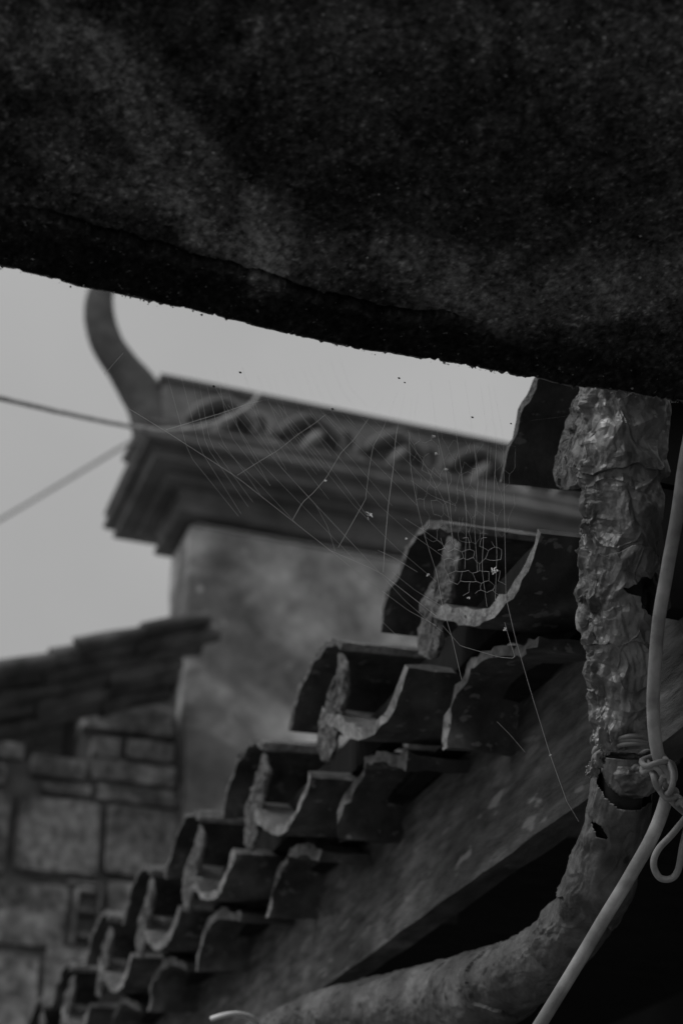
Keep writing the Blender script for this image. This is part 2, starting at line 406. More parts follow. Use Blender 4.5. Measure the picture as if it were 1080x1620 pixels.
# layered verge: courses of long half-round tiles climbing to the right
rows = [((120, 1021), (325, 984), 12, .40), ((-60, 1070), (338, 1003), 14, .34), ((-60, 1092), (310, 1026), 14, .28), ((-60, 1118), (280, 1052), 14, .22),
        ((-60, 1146), (270, 1074), 15, .16), ((-60, 1172), (262, 1094), 14, .10)]
for k, (a, c, rp, off) in enumerate(rows):
    p0, p1 = onY(*a, YW - off), onY(*c, YW - off)
    rad = rp * 6.0 / FPX * .98; n = 2 if k == 0 else 3; d = (p1 - p0); ln = np.linalg.norm(d) / n; u = d / np.linalg.norm(d)
    if k: p0 = p0 - u * ln * 1; n += 1
    for i in range(n):
        s0 = p0 + u * ln * i; s1 = s0 + u * ln * 1.03
        s0 = s0 + np.array([0, 0, -.006 * i * 0]); 
        pa = [s0, s0 * .5 + s1 * .5, s1]; v, f = tube(pa, [rad * 1.02, rad, rad * .9], 14, ref=(0, 1, 0), flat=1.5)
        v = np.array(v) + np.array([0, 0, .012 * ((i + k) % 2)]) + .012 * np.stack([fbm(np.array(v) * 9, 2, k), fbm(np.array(v) * 9 + 3, 2, k), fbm(np.array(v) * 9 + 7, 2, k)], 1)
        mesh_obj('verge_tile', v, f, M['verge'], house, smooth=60)
# roof plane behind the verge
q = [onY(-60, 1085, YW - .05), onY(320, 1010, YW - .05)]
V = [(q[0][0] - 1, YW - .03, q[0][2] - .25), (q[1][0], YW - .03, q[1][2]), (q[1][0], YW + 2.5, q[1][2]), (q[0][0] - 1, YW + 2.5, q[0][2] - .25)]
V += [(a, b_, c - .08) for a, b_, c in V]
mesh_obj('roof', V, [(0, 1, 2, 3), (7, 6, 5, 4), (0, 4, 5, 1), (1, 5, 6, 2), (2, 6, 7, 3), (3, 7, 4, 0)], M['tile'], house)

# ------------------------------------------------------------------ tiled eave of the near house
D1 = 1.6; T1 = P(690, 835, D1); X1 = T1[0]; PS = .187 * D1
RISE = .06
def yz(pts, X=None): return np.array([onX(px, py, X1 if X is None else X)[1:] for px, py in pts])
eave = empty('tiled_eave', (X1 + .4, T1[1], 0), 'clay tiled house eave of arched tile ends over a slanting timber board', 'roof')
def arc_tile(name, outer_px, th_px, x0, ln, nprof, sd, rag=.004, taper=0, flip=1, wear=0, mt='tile', dx0=0):
    """tile whose end section is outer curve plus thickness, running up the roof along +X"""
    o = spline(yz(outer_px), nprof)
    t = np.gradient(o, axis=0); t /= np.linalg.norm(t, axis=1)[:, None]; nrm = np.stack([t[:, 1], -t[:, 0]], 1) * flip
    th = th_px * D1 / FPX * (1 + .15 * np.sin(np.linspace(0, 6, nprof) + sd) + .3 * vnoise(np.stack([np.linspace(0, 11, nprof) + sd * 3.7] * 3, 1), sd))
    inn = o + nrm * th[:, None]
    sec = np.vstack([o, inn[::-1]]); m = len(sec); c = sec.mean(0)
    nl = 9; V = []
    for k in range(nl):
        a = (k / (nl - 1)) ** 1.6; x = x0 + ln * a
        s = c + (sec - c) * (1 - taper * a)
        for i in range(m):
            V.append((x, s[i][0], s[i][1] + RISE * (x - X1)))
    V = np.array(V)
    nn = fbm(V * 60 + sd * 3.3, 3, sd)
    big = fbm(V * 22 + sd * 1.3, 2, sd + 5)
    fr = np.zeros(len(V)); fr[:m] = 1; fr[m:2 * m] = .6
    V[:, 0] += fr * (nn * rag + big * wear + dx0)
    V[:, 1] += .0013 * nn * (1 + 1.5 * fr) * (1 + wear * 60); V[:, 2] += .0018 * fbm(V * 60 + 9 + sd, 2, sd + 1) * (1 + fr) * (1 + wear * 60)
    F = [(k * m + i, (k + 1) * m + i, (k + 1) * m + (i + 1) % m, k * m + (i + 1) % m) for k in range(nl - 1) for i in range(m)]
    h = nprof
    F += [(i, i + 1, 2 * h - 2 - i, 2 * h - 1 - i) for i in range(h - 1)]
    e = (nl - 1) * m; F += [(e + 2 * h - 1 - i, e + 2 * h - 2 - i, e + i + 1, e + i) for i in range(h - 1)]
    return V, F
cover_px = [(603, 1002), (609, 968), (620, 932), (634, 898), (650, 866), (668, 843), (688, 833), (704, 838)]
pan_px = [(664, 968), (700, 982), (735, 990), (768, 985), (798, 962), (823, 927), (842, 888), (858, 843)]
under_px = [(652, 1180), (655, 1140), (665, 1102), (684, 1068), (712, 1043), (750, 1029), (794, 1022)]
mort_px = [(700, 842), (716, 862), (706, 920), (692, 965), (682, 1010), (670, 1036), (654, 1040), (643, 1028), (642, 1004), (650, 965), (664, 925), (684, 885)]
NT = 13
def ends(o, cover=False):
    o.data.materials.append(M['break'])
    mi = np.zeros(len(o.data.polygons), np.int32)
    if cover: o.data.materials.append(M['mortar']); mi[[q * 52 + 25 for q in range(8)]] = 1; mi[-50:-25] = 2  # cover: long edge painted sky-bright, front end in mortar grey as lit rim
    else: mi[-50:-25] = 1  # front rim in the paler clay, painted as lit
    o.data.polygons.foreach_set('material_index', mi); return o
for k in range(-1, NT):
    sd = k + 5; off = np.array([0, PS * k, 0]); jz = random.uniform(-.009, .009) * (k not in (0,)); jy = random.uniform(-.012, .012) * (k != 0)
    off = off + np.array([0, jy, jz])
    if k == -1: off = off + np.array([0, -.008, .016])
    wear = .0028 if k in (1, 2) else .0015
    for c in range(3):
        dx = c * .20; up = np.array([0, 0, .016 * c])
        rows_ = [('cover_tile', cover_px, 13, 1, .24, .05), ('pan_tile', pan_px, 20, 1, .24, .0)]
        for nm, px, th, fl, ln, tp in rows_:
            if k < 0 and (nm == 'pan_tile' or c > 1): continue
            v, f = arc_tile(nm, px, th, X1 + dx, ln, 26, sd + c * 7, .006, tp, fl, wear if c == 0 else 0)
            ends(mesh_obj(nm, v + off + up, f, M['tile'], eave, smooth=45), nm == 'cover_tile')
    br = [0, .010, .014, .008, 0, .006, .01, 0, 0, .01, 0, 0, 0, 0][k + 1]
    up_ = under_px if k not in (1, 2) else under_px[:-1] + [(780, 1034)]
    if k < 0: v = None
    v, f = arc_tile('under_tile', up_, 18, X1 + .035 + (.01 if k == 2 else 0), .26, 26, sd + 40, .004 + br * .5, .03, 1, br)
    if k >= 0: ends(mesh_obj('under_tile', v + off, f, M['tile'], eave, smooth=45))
    # mortar bedding between the pans
    npt = 90 if k < 3 else 44
    mp = spline(yz(mort_px + mort_px[:1], X1 - .006), npt)[:-1]; c_ = mp.mean(0)
    mp = c_ + (mp - c_) * (np.array([.8, .9]) if k == -1 else np.array([.86, 1.04]) if k == 0 else np.array([.78, 1.08]))
    RR = [.04, .2, .36, .5, .64, .76, .86, .94, .985, 1, 1, .9, .3]; XXo = [-.001, -.001, -.001, -.001, -.001, -.0005, 0, .0005, .001, .002, .005, .008, .010]; V = []; nl = len(RR)
    ax_ = mp[np.argmax(mp[:, 1])] - mp[np.argmin(mp[:, 1])]
    for i in range(nl):
        for p in mp:
            q = c_ + (p - c_) * RR[i]; V.append((X1 + XXo[i], q[0], q[1] + RISE * max(XXo[i], 0)))
    V = np.array(V); m = len(mp)
    V += np.stack([fbm(V * s_ + sd * 2 + e_, 5, sd + e_) for s_, e_ in ((70, 0), (70, 4), (70, 8))], 1) * np.array([.006, .0045, .005])
    V += (.0055 * np.abs(fbm(V * 170 + sd, 3, sd + 11)) - .002)[:, None] * np.array([-1, -.7, -.2])
    F = [(i * m + j, (i + 1) * m + j, (i + 1) * m + (j + 1) % m, i * m + (j + 1) % m) for i in range(nl - 1) for j in range(m)] + [tuple(range(m))]
    mesh_obj('mortar_bedding', V + off, F, M['mortar'], eave, smooth=35)
# near-black boards added to stand in for the shadow between tiles and timber
zlow = yz(pan_px)[:, 1].min(); bt0 = onX(915, 1032, X1 + .11)[2]
ylo, yhi = yz(cover_px)[:, 0].min() - PS * .5, T1[1] + PS * NT
for i in range(8):
    a_ = ylo + (yhi - ylo) * i / 8; v, f = box(X1 + .085, X1 + .105, a_, ylo + (yhi - ylo) * (i + 1) / 8 - .003, bt0 - .004, zlow + .012); mesh_obj('shade_board', v, f, M['darkwood'], eave)
za_, zb_ = onX(740, 1042, X1 + .05)[2], onX(740, 970, X1 + .05)[2]  # packing: dark filler added as the black shadow below the pans
for i in range(8):
    a_ = T1[1] - .12 + (yhi - T1[1]) * i / 8; v, f = rough_block(X1 + .05, X1 + .075, a_, a_ + (yhi - T1[1]) / 8 - .002, za_, zb_, .003, .03, i, .004); mesh_obj('shade_packing', v, f, M['darkwood'], eave, smooth=50)
# timber board under the tiles
XB = X1 + .11
bt, bb = onX(915, 1032, XB), onX(915, 1272, XB)
y0b, y1b = bt[1] - .75, bt[1] + 5.2
nb, nh = 260, 16
V = []; F = []
def bz(y, t): return (bb[2] + (bt[2] - bb[2]) * t) + .004 * math.sin(y * 2.3)
for j in range(nb):
    y = y0b + (y1b - y0b) * j / (nb - 1)
    for i in range(nh):
        t = i / (nh - 1)
        g_ = float(fbm(np.array([0, y * 3.0, t * 9.]), 4, 21)); ed = .003 * float(fbm(np.array([5, y * 18, 0]), 3, 2))
        V.append((XB + .0035 * g_, y, bz(y, t) + (ed if i == 0 else 0)))
    V.append((XB + .032, y, bz(y, 1))); V.append((XB + .032, y, bz(y, 0) + .003 * float(fbm(np.array([9, y * 14, 0]), 3, 4))))
m = nh + 2
for j in range(nb - 1):
    for i in range(m): F.append((j * m + i, (j + 1) * m + i, (j + 1) * m + (i + 1) % m, j * m + (i + 1) % m))
F += [tuple(range(m)), tuple((nb - 1) * m + i for i in range(m))[::-1]]
mesh_obj('eave_board', V, F, M['board'], eave, smooth=45)
# roof deck above the board, dark boards running along the eave
zdk = bt[2] + .02
for i in range(12):
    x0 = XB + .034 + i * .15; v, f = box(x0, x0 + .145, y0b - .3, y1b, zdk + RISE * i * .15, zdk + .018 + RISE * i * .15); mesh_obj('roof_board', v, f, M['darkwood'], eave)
v, f = box(XB + .9, XB + 1.1, y0b - .3, y1b, 0, zdk + .05); mesh_obj('house_wall', v, f, M['stonewall'], eave)
# top cover of the roof beyond the tile courses
V = [(X1 + .6, y0b - .3, bt[2] + .22), (X1 + 2.3, y0b - .3, bt[2] + .42), (X1 + 2.3, y1b, bt[2] + .42), (X1 + .6, y1b, bt[2] + .22)]
V += [(a, b_, c - .05) for a, b_, c in V]
mesh_obj('roof_slope', V, [(0, 1, 2, 3), (7, 6, 5, 4), (0, 4, 5, 1), (1, 5, 6, 2), (2, 6, 7, 3), (3, 7, 4, 0)], M['tile'], eave)

# dark planks closing the roof end behind the pipe
pe = P(1042, 800, 1.36)
for i in range(7):
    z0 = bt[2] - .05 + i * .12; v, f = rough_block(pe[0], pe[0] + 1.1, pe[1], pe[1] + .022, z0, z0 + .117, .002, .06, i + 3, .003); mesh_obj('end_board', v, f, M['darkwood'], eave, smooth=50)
# ------------------------------------------------------------------ concrete canopy overhead
E0 = P(540, 545, 1.13); YS = E0[1]
edge_px = [(-120, 392), (0, 420), (135, 452), (270, 482), (405, 515), (540, 545), (675, 571), (810, 594), (945, 615), (1080, 634), (1200, 652)]
ed = np.array([onY(px, py, YS)[[0, 2]] for px, py in edge_px])
xs = np.concatenate([np.linspace(-1.9, ed[0, 0] - .4, 14)[:-1], np.linspace(ed[0, 0] - .4, ed[0, 0], 180)[:-1], np.linspace(ed[0, 0], ed[-1, 0], 460), np.linspace(ed[-1, 0], ed[-1, 0] + .2, 80)[1:], np.linspace(ed[-1, 0] + .2, ed[-1, 0] + .9, 10)[1:]])
ez = np.interp(xs, ed[:, 0], ed[:, 1])
ys = np.concatenate([np.linspace(0, .42, 330), np.linspace(.42, 1.5, 16)[1:]])
XX, DD = np.meshgrid(xs, ys)
ZZ = np.interp(XX, xs, ez) + .012 * (1 - np.exp(-DD / .03)) + .09 * DD
P3 = np.stack([XX, YS - DD, ZZ], -1)
pp = proj(P3.reshape(-1, 3)).reshape(XX.shape + (2,))
# flaked step and crack running parallel to the edge
crk = [(-200, 300), (80, 337), (150, 362), (250, 388), (330, 412), (400, 428), (450, 445), (500, 463), (570, 478), (640, 492), (700, 498), (760, 515), (850, 540), (1300, 600)]
cy = np.interp(pp[..., 0], [c[0] for c in crk], [c[1] for c in crk]) + 5 * fbm(np.stack([pp[..., 0] / 26, pp[..., 0] * 0, pp[..., 0] * 0], -1), 4, 31)
dd = pp[..., 1] - cy
fade = np.clip((pp[..., 0] - 40) / 60, 0, 1) * np.clip((760 - pp[..., 0]) / 120, 0, 1)
ZZ += fade * (.011 * np.exp(-(dd / 2.6) ** 2) - .0035 * np.clip(1 - dd / 60, 0, 1) * (dd > 0) )
ZZ += -.0012 * fbm(np.stack([XX * 90, DD * 90, XX * 0], -1), 4, 3) - .004 * fbm(np.stack([XX * 12, DD * 12, XX * 0], -1), 3, 8)
pit = fbm(np.stack([XX * 260, DD * 260, XX * 0], -1), 2, 77); ZZ += np.where(pit > .42, .0022 * (pit - .42) / .3, 0) - np.where(pit < -.45, .0022 * (-pit - .45) / .3, 0)
ZZ[0] += .0006 * fbm(np.stack([xs * 170, xs * 0, xs * 0], -1), 4, 5)
YY = YS - DD
nxs, nys = len(xs), len(ys)
V = np.stack([XX, YY, ZZ], -1).reshape(-1, 3).tolist()
F = [(j * nxs + i, (j + 1) * nxs + i, (j + 1) * nxs + i + 1, j * nxs + i + 1) for j in range(nys - 1) for i in range(nxs - 1)]
b = len(V)
for k, (dy, dz) in enumerate(((.0025, .003), (.003, .012), (.003, .05))):
    nn = fbm(np.stack([xs * 120, xs * 0 + k, xs * 0], -1), 3, 6)
    for i in range(nxs): V.append((xs[i], YS + dy + .001 * nn[i], ZZ[0, i] + dz))
for k in range(3):
    r0 = 0 if k == 0 else b + (k - 1) * nxs; r1 = b + k * nxs
    F += [(r0 + i, r0 + i + 1, r1 + i + 1, r1 + i) for i in range(nxs - 1)]
t0 = len(V); tp = b + 2 * nxs
for i in range(nxs): V.append((xs[i], YS - 1.5, ZZ[-1, i] + .06))
F += [(tp + i, tp + i + 1, t0 + i + 1, t0 + i) for i in range(nxs - 1)]
lb = (nys - 1) * nxs
F += [(lb + i, t0 + i, t0 + i + 1, lb + i + 1) for i in range(nxs - 1)]
canopy = empty('concrete_canopy', (0, YS - .7, 2.3), 'rough soot-dark concrete canopy with gritty crumbling lip, filling the top of the view', 'canopy')
so_ = mesh_obj('slab', V, F, M['slab'], canopy, smooth=60)
# stains: paler washed bands on the underside
def blob(pts, width, soft):
    pts = np.array(pts, float); best = np.full(pp.shape[:2], 9e9)
    for a, c in zip(pts[:-1], pts[1:]):
        ab = c - a; t = np.clip(((pp - a) @ ab) / (ab @ ab), 0, 1); q = a + t[..., None] * ab
        best = np.minimum(best, np.linalg.norm(pp - q, axis=-1))
    wob = 40 * fbm(np.stack([pp[..., 0] / 60, pp[..., 1] / 60, pp[..., 0] * 0], -1), 5, 44)
    return 1 / (1 + np.exp((best + wob - width) / soft))
st = .55 + 1.3 * blob([(-60, 20), (150, 90), (260, 210), (340, 330), (420, 390)], 60, 7) + .7 * blob([(80, 230), (240, 310), (420, 400), (540, 415), (640, 400)], 32, 6) \
    + 1.2 * blob([(700, 430), (800, 470), (950, 450), (1100, 440)], 58, 7) + .9 * blob([(480, 40), (700, 50), (900, 40), (1090, 90)], 60, 30) + .4 * blob([(1090, 100), (1080, 420)], 70, 30)
st *= 1 + .9 * fbm(np.stack([pp[..., 0] / 40, pp[..., 1] / 40, pp[..., 0] * 0], -1), 6, 50)
grn = fbm(np.stack([pp[..., 0] / 5, pp[..., 1] / 5, pp[..., 0] * 0], -1), 3, 51)
st *= 1 + .8 * grn + 1.3 * np.where(grn > .45, 1, 0)
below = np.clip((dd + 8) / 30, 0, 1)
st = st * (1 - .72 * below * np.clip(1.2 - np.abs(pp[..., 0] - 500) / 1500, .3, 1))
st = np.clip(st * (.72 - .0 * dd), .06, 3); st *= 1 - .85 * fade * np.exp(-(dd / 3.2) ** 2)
at = so_.data.attributes.new('stain_and_lit_lip', 'FLOAT', 'POINT'); vals = np.full(len(V), .5); vals[:nxs * nys] = st.reshape(-1); vals[:nxs] = 1.8  # edge row made paler to paint the lit lip
vals[b:] = 1.6  # lip faces paler too, light put into the colour
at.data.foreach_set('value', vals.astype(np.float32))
# loose grit on the lip and underside
parts = []
for i in range(900):
    x = random.uniform(ed[0, 0], ed[-1, 0])
    if vnoise(np.array([x * 22, 0, 0]), 4) < random.uniform(-.5, .6): continue
    z = np.interp(x, xs, ZZ[0]); r_ = random.choice([.0004, .0005, .0006, .0008, .0014]) * random.uniform(.6, 1.1)
    c = np.array([x, YS + random.uniform(-.001, .003), z + random.uniform(-.0006, .002)])
    dv = np.array([[1, 0, 0], [-1, 0, 0], [0, 1, 0], [0, -1, 0], [0, 0, 1], [0, 0, -1]]) * r_ * rng.uniform(.5, 1.3, (6, 1))
    parts.append(((c + dv).tolist(), [(0, 2, 4), (2, 1, 4), (1, 3, 4), (3, 0, 4), (2, 0, 5), (1, 2, 5), (3, 1, 5), (0, 3, 5)]))
for i in range(2600):
    ii = random.randrange(14, nxs - 14); jj = int(330 * random.random() ** .8)
    if random.random() > .3 * st[jj, ii] + (.5 if pp[jj, ii, 0] > 450 and pp[jj, ii, 1] < 140 else 0): continue
    c = np.array([XX[jj, ii], YY[jj, ii], ZZ[jj, ii]]); r_ = random.choice([.0005, .0007, .0009, .0012, .0017]) * random.uniform(.5, 1)
    dv = np.array([[1, 0, 0], [-1, 0, 0], [0, 1, 0], [0, -1, 0], [0, 0, 1], [0, 0, -1]]) * r_ * rng.uniform(.5, 1.3, (6, 1))
    parts.append(((c + dv).tolist(), [(0, 2, 4), (2, 1, 4), (1, 3, 4), (3, 0, 4), (2, 0, 5), (1, 2, 5), (3, 1, 5), (0, 3, 5)]))
v, f = merge(parts); gr = mesh_obj('grit', v, f, M['grit'], canopy); gr['kind'] = 'stuff'

# ------------------------------------------------------------------ wrapped pipe
def crumpled(name, ctr, radpx, nseg, nlen, sd, amp, mt, parent, holes=(), rag=None, cells=(150, 420), steps=(), soft=1.0):
    """ctr = [(px, py, depth)], radpx = radius in photo pixels"""
    pth = spline([P(*c) for c in ctr], nlen)
    dep = (pth - CAM) @ FW
    tt = np.linspace(0, 1, nlen); rr = np.interp(tt, np.linspace(0, 1, len(radpx)), radpx) * dep / FPX
    T = np.gradient(pth, axis=0); T /= np.linalg.norm(T, axis=1)[:, None]
    a = -FW; A = []
    for i in range(nlen):
        a = a - T[i] * (a @ T[i]); a = a / np.linalg.norm(a); A.append(a)
    A = np.array(A); B = np.cross(T, A)
    th = np.linspace(0, 2 * math.pi, nseg, endpoint=False) + math.pi
    ln = np.r_[0, np.cumsum(np.linalg.norm(np.diff(pth, axis=0), axis=1))]; WU = 2 * math.pi * rr.mean(); WV = ln[-1]
    U, Vv = np.meshgrid((th - math.pi) / (2 * math.pi) * WU, ln)
    wx, wy = .0055 * trin(U, Vv, .021, sd + 30, .4), .0055 * trin(U, Vv, .019, sd + 31, 1.3)
    u, v = U + wx, Vv + wy
    # theta 0 faces camera, seam side (left in the picture) is where B points left
    left = np.cos(th[None, :] - (math.pi / 2 if (B[nlen // 2] @ RT) < 0 else -math.pi / 2)) * np.ones((nlen, 1))
    seam = np.clip(left * 1.2 - .1, 0, 1)
    t1, t2, t3 = trin(u, v, .024, sd, .3), trin(u, v, .012, sd + 1, 1.1), trin(u, v * .6, .0062, sd + 2, 2.0)
    t4 = trin(u, v * .5, .0034, sd + 3, .2)
    fold = np.exp(-np.abs(trin(u, v, .034, sd + 5, .9)) / .035)
    H = amp * (.0026 * t1 + .0030 * t2 * (.9 + .3 * seam) + .0024 * t3 * (.6 + .6 * seam) + .0012 * t4 * (.5 + .9 * seam) + .0016 * fold)
    H += .0015 * fbm(np.stack([U * 20, Vv * 20, U * 0], -1), 2, sd + 6)
    if rag: H += rag * np.clip(seam - .35, 0, 1) * np.maximum(0, fbm(np.stack([U * 35, Vv * 60, U * 0], -1), 4, sd + 8))
    for s_, d_ in steps: 
        H += d_ * (Vv / WV + .03 * fbm(np.stack([U * 45, U * 0, U * 0 + s_ * 9], -1), 3, sd + 3) > s_)
    R = rr[:, None] + H
    pos = pth[:, None, :] + R[..., None] * (np.cos(th)[None, :, None] * A[:, None, :] + np.sin(th)[None, :, None] * B[:, None, :])
    V = pos.reshape(-1, 3); pr = proj(V)
    front = ((V - np.repeat(pth, nseg, 0)) @ FW) < 0
    dead = np.zeros(len(V), bool)
    for hl in holes:
        wob = 3 * np.stack([fbm(np.c_[pr / 7, pr[:, :1] * 0], 3, 3), fbm(np.c_[pr / 7, pr[:, :1] * 0 + 4], 3, 4)], -1)
        dead |= inpoly(pr + wob, hl) & front
    F = []
    for i in range(nlen - 1):
        for k in range(nseg):
            q = (i * nseg + k, i * nseg + (k + 1) % nseg, (i + 1) * nseg + (k + 1) % nseg, (i + 1) * nseg + k)
            if dead[q[0]] or dead[q[2]]: continue
            F.append(q)
    o = mesh_obj(name, V, F, mt, parent, smooth=8)
    sol = o.modifiers.new('thickness', 'SOLIDIFY'); sol.thickness = .0008; sol.offset = -1
    return o, pth, rr
pipe_base = P(985, 1200, 1.27)
pipe = empty('wrapped_downpipe', pipe_base, 'old pipe in crumpled foil wrapping, tied with wire and bending away under the board', 'pipe')
up_ctr = [(988, 540, 1.275), (988, 640, 1.275), (982, 800, 1.27), (981, 900, 1.27), (983, 1000, 1.27), (987, 1100, 1.27), (991, 1180, 1.27)]
hole1 = [(984, 932), (1006, 926), (1016, 912), (1030, 918), (1037, 905), (1050, 922), (1047, 966), (1030, 974), (1016, 962), (1014, 944), (1000, 940)]
hole2 = [(940, 1150), (956, 1162), (975, 1180), (1010, 1186), (1045, 1180), (1045, 1215), (930, 1215), (930, 1185)]
foil, _, _ = crumpled('foil_wrap', up_ctr, [68, 68, 69, 67, 65, 60, 50], 420, 800, 3, 1.0, M['foil'], pipe, holes=(hole1,), rag=.012, cells=(60, 300), steps=((.33, -.004), (.52, .003), (.74, -.003)))
lo_ctr = [(986, 1196, 1.27), (984, 1230, 1.27), (977, 1290, 1.275), (952, 1385, 1.30), (900, 1478, 1.37), (825, 1540, 1.46), (730, 1582, 1.60), (620, 1602, 1.72), (500, 1612, 1.86), (380, 1650, 2.0)]
crescent = [(946, 1212), (958, 1238), (972, 1256), (1000, 1262), (1038, 1246), (1040, 1262), (1008, 1282), (978, 1279), (958, 1262), (944, 1240)]
low, _, _ = crumpled('pipe_wrap', lo_ctr, [46, 54, 56, 60, 68, 64, 57, 44, 30, 22], 340, 760, 23, .3, M['paintpipe'], pipe, holes=(crescent, [(935, 1300), (948, 1306), (962, 1330), (945, 1322)]), rag=.006, cells=(60, 260), soft=.9, steps=((.14, -.0035), (.36, .003)))
for ctr in (up_ctr[:], lo_ctr[:7]):
    pth = spline([P(*c) for c in ctr], 60); v, f = tube(pth, .017, 24); mesh_obj('bare_pipe', v, f, M['inner'], pipe, smooth=60)
# torn foil tags at the joint
for i, (x, y, s_) in enumerate(((950, 1168, 15), (958, 1184, 11), (936, 1218, 13), (946, 1204, 12), (924, 836, 10), (921, 948, 7))):
    n = 14; u, v_ = np.meshgrid(np.linspace(-1, 1, n), np.linspace(-1, 1, n)); c = P(x, y, 1.235)
    w_ = fbm(np.stack([u * 1.3, v_ * 1.3, u * 0 + i], -1), 2, i) * s_ * .7
    V = (c + ((u * s_ * .8 + w_ * .5) * 1.28 / FPX)[..., None] * RT + ((v_ * s_ - w_ * .4) * 1.28 / FPX)[..., None] * UP + (w_ * 1.3 / FPX)[..., None] * FW).reshape(-1, 3)
    keep = lambda a: (u.flat[a] ** 2 + v_.flat[a] ** 2) < 1 + .35 * math.sin(a * 1.7)
    F = [(j * n + i2, j * n + i2 + 1, (j + 1) * n + i2 + 1, (j + 1) * n + i2) for j in range(n - 1) for i2 in range(n - 1) if keep(j * n + i2)]
    o = mesh_obj('torn_flap', V, F, M['foil'], pipe, smooth=30); o.modifiers.new('thickness', 'SOLIDIFY').thickness = .0006

# crumpled foil wad stuffed in the joint
n1_, n2_ = 90, 60; V = []
c = P(1000, 1228, 1.262); tg, pg = np.meshgrid(np.linspace(0, 2 * math.pi, n1_, endpoint=False), np.linspace(-math.pi / 2, math.pi / 2, n2_))
D_ = np.stack([np.cos(pg) * np.cos(tg), np.cos(pg) * np.sin(tg), np.sin(pg)], -1)
gp = np.random.default_rng(5).normal(0, 1, (60, 3)); gp /= np.linalg.norm(gp, axis=1)[:, None]; gq = np.random.default_rng(6).normal(0, 1, (60, 3)); gq /= np.linalg.norm(gq, axis=1)[:, None]
k1 = (D_ @ gp.T).max(-1); k2 = (D_ @ gq.T).max(-1); rad = 1 + .9 * (k1 - k2) + .12 * fbm(D_ * 4, 3, 5)
Q = D_ * rad[..., None]; V = (c + Q[..., :1] * RT * .021 + Q[..., 1:2] * FW * .020 + Q[..., 2:] * UP * .017).reshape(-1, 3)
F = [(j * n1_ + i, j * n1_ + (i + 1) % n1_, (j + 1) * n1_ + (i + 1) % n1_, (j + 1) * n1_ + i) for j in range(n2_ - 1) for i in range(n1_)]
mesh_obj('foil_wad', V, F, M['foil'], pipe, smooth=24)

# ------------------------------------------------------------------ cables and tie wires
def wire(name, pts, rpx, mt, n=60, seg=10, parent=None):
    pth = spline([P(*p) for p in pts], n); pth = pth + .0012 * np.stack([fbm(pth * 16 + q, 2, q + len(pts)) for q in (0, 5, 9)], 1); d = ((pth - CAM) @ FW); d = float(np.mean(d[len(d) // 3:]))
    v, f = tube(pth, rpx * d / FPX, seg); return mesh_obj(name, v, f, mt, parent, smooth=60)
c1 = wire('hanging_cable', [(1105, 620, 1.210), (1085, 720, 1.205), (1069, 820, 1.200), (1055, 900, 1.195), (1043, 975, 1.195), (1036, 1060, 1.195), (1034, 1130, 1.200), (1040, 1190, 1.203), (1056, 1238, 1.205),
     (1052, 1268, 1.200), (1030, 1325, 1.195), (1000, 1380, 1.195), (955, 1456, 1.200), (905, 1538, 1.205), (840, 1640, 1.215), (760, 1770, 1.230)], 10.5, M['cable'], 220, 16)
tag(c1, 'thick grey cable hanging in front of the foil-wrapped pipe', 'cable')
tie = empty('tie_wire', P(1040, 1220, 1.200), 'soft wire wound round the pipe joint and knotted on the cable', 'wire')
def ellipse_wrap(cy_, slope, r_, dep=1.27, cx=990, rr=60):
    pts = []
    for t in np.linspace(-.15, 2 * math.pi * .98, 50):
        c = P(cx, cy_, dep); rad = rr * dep / FPX
        pts.append(c + RT * rad * math.cos(t + math.pi) + HD * -rad * math.sin(t + math.pi) * -1 + ZU * (slope * math.cos(t)))
    return pts
for cy_, sl_, rr_ in ((1190, .001, 50), (1196, -.002, 51), (1184, -.003, 50)):
    pth = spline(ellipse_wrap(cy_, sl_, 4, rr=rr_), 90); v, f = tube(pth, .0021, 8); mesh_obj('wrap_turn', v, f, M['wire'], tie, smooth=60)
wire('twist', [(1030, 1196, 1.235), (1015, 1203, 1.200), (1022, 1212, 1.185), (1045, 1205, 1.180), (1062, 1208, 1.195), (1066, 1230, 1.205), (1052, 1250, 1.185), (1062, 1268, 1.185), (1080, 1284, 1.195), (1100, 1300, 1.200)], 5, M['wire'], 90, 8, tie)
wire('twist', [(1015, 1216, 1.210), (1018, 1222, 1.195), (1035, 1214, 1.182), (1046, 1226, 1.180), (1052, 1244, 1.182), (1068, 1252, 1.200), (1066, 1272, 1.192), (1078, 1270, 1.180), (1100, 1290, 1.190)], 5, M['wire'], 90, 8, tie)
wire('twist', [(1024, 1206, 1.210), (1032, 1226, 1.182), (1038, 1244, 1.180), (1050, 1256, 1.185), (1060, 1252, 1.170), (1064, 1228, 1.173), (1056, 1208, 1.185), (1048, 1196, 1.210)], 5, M['wire'], 90, 8, tie)
wire('twist', [(1050, 1228, 1.175), (1042, 1246, 1.182), (1054, 1264, 1.180), (1072, 1262, 1.185), (1082, 1276, 1.180), (1095, 1280, 1.180)], 5, M['wire'], 60, 8, tie)
l1 = wire('wire_loop', [(1110, 1240, 1.210), (1092, 1280, 1.210), (1064, 1318, 1.210), (1040, 1345, 1.210), (1033, 1368, 1.210), (1042, 1388, 1.210), (1060, 1390, 1.210), (1072, 1376, 1.210), (1079, 1340, 1.210), (1090, 1290, 1.210), (1102, 1240, 1.215)], 5.5, M['cable'], 110, 10)
tag(l1, 'thin wire bent into a teardrop loop at the right edge below the knot', 'wire')
l2 = wire('wire_stub', [(334, 1613, 1.75), (350, 1608, 1.75), (372, 1605, 1.76), (392, 1609, 1.78), (404, 1618, 1.8), (412, 1640, 1.85)], 4.2, M['silk'], 40, 8)
tag(l2, 'short pale curled wire end at the bottom edge below the board', 'wire')
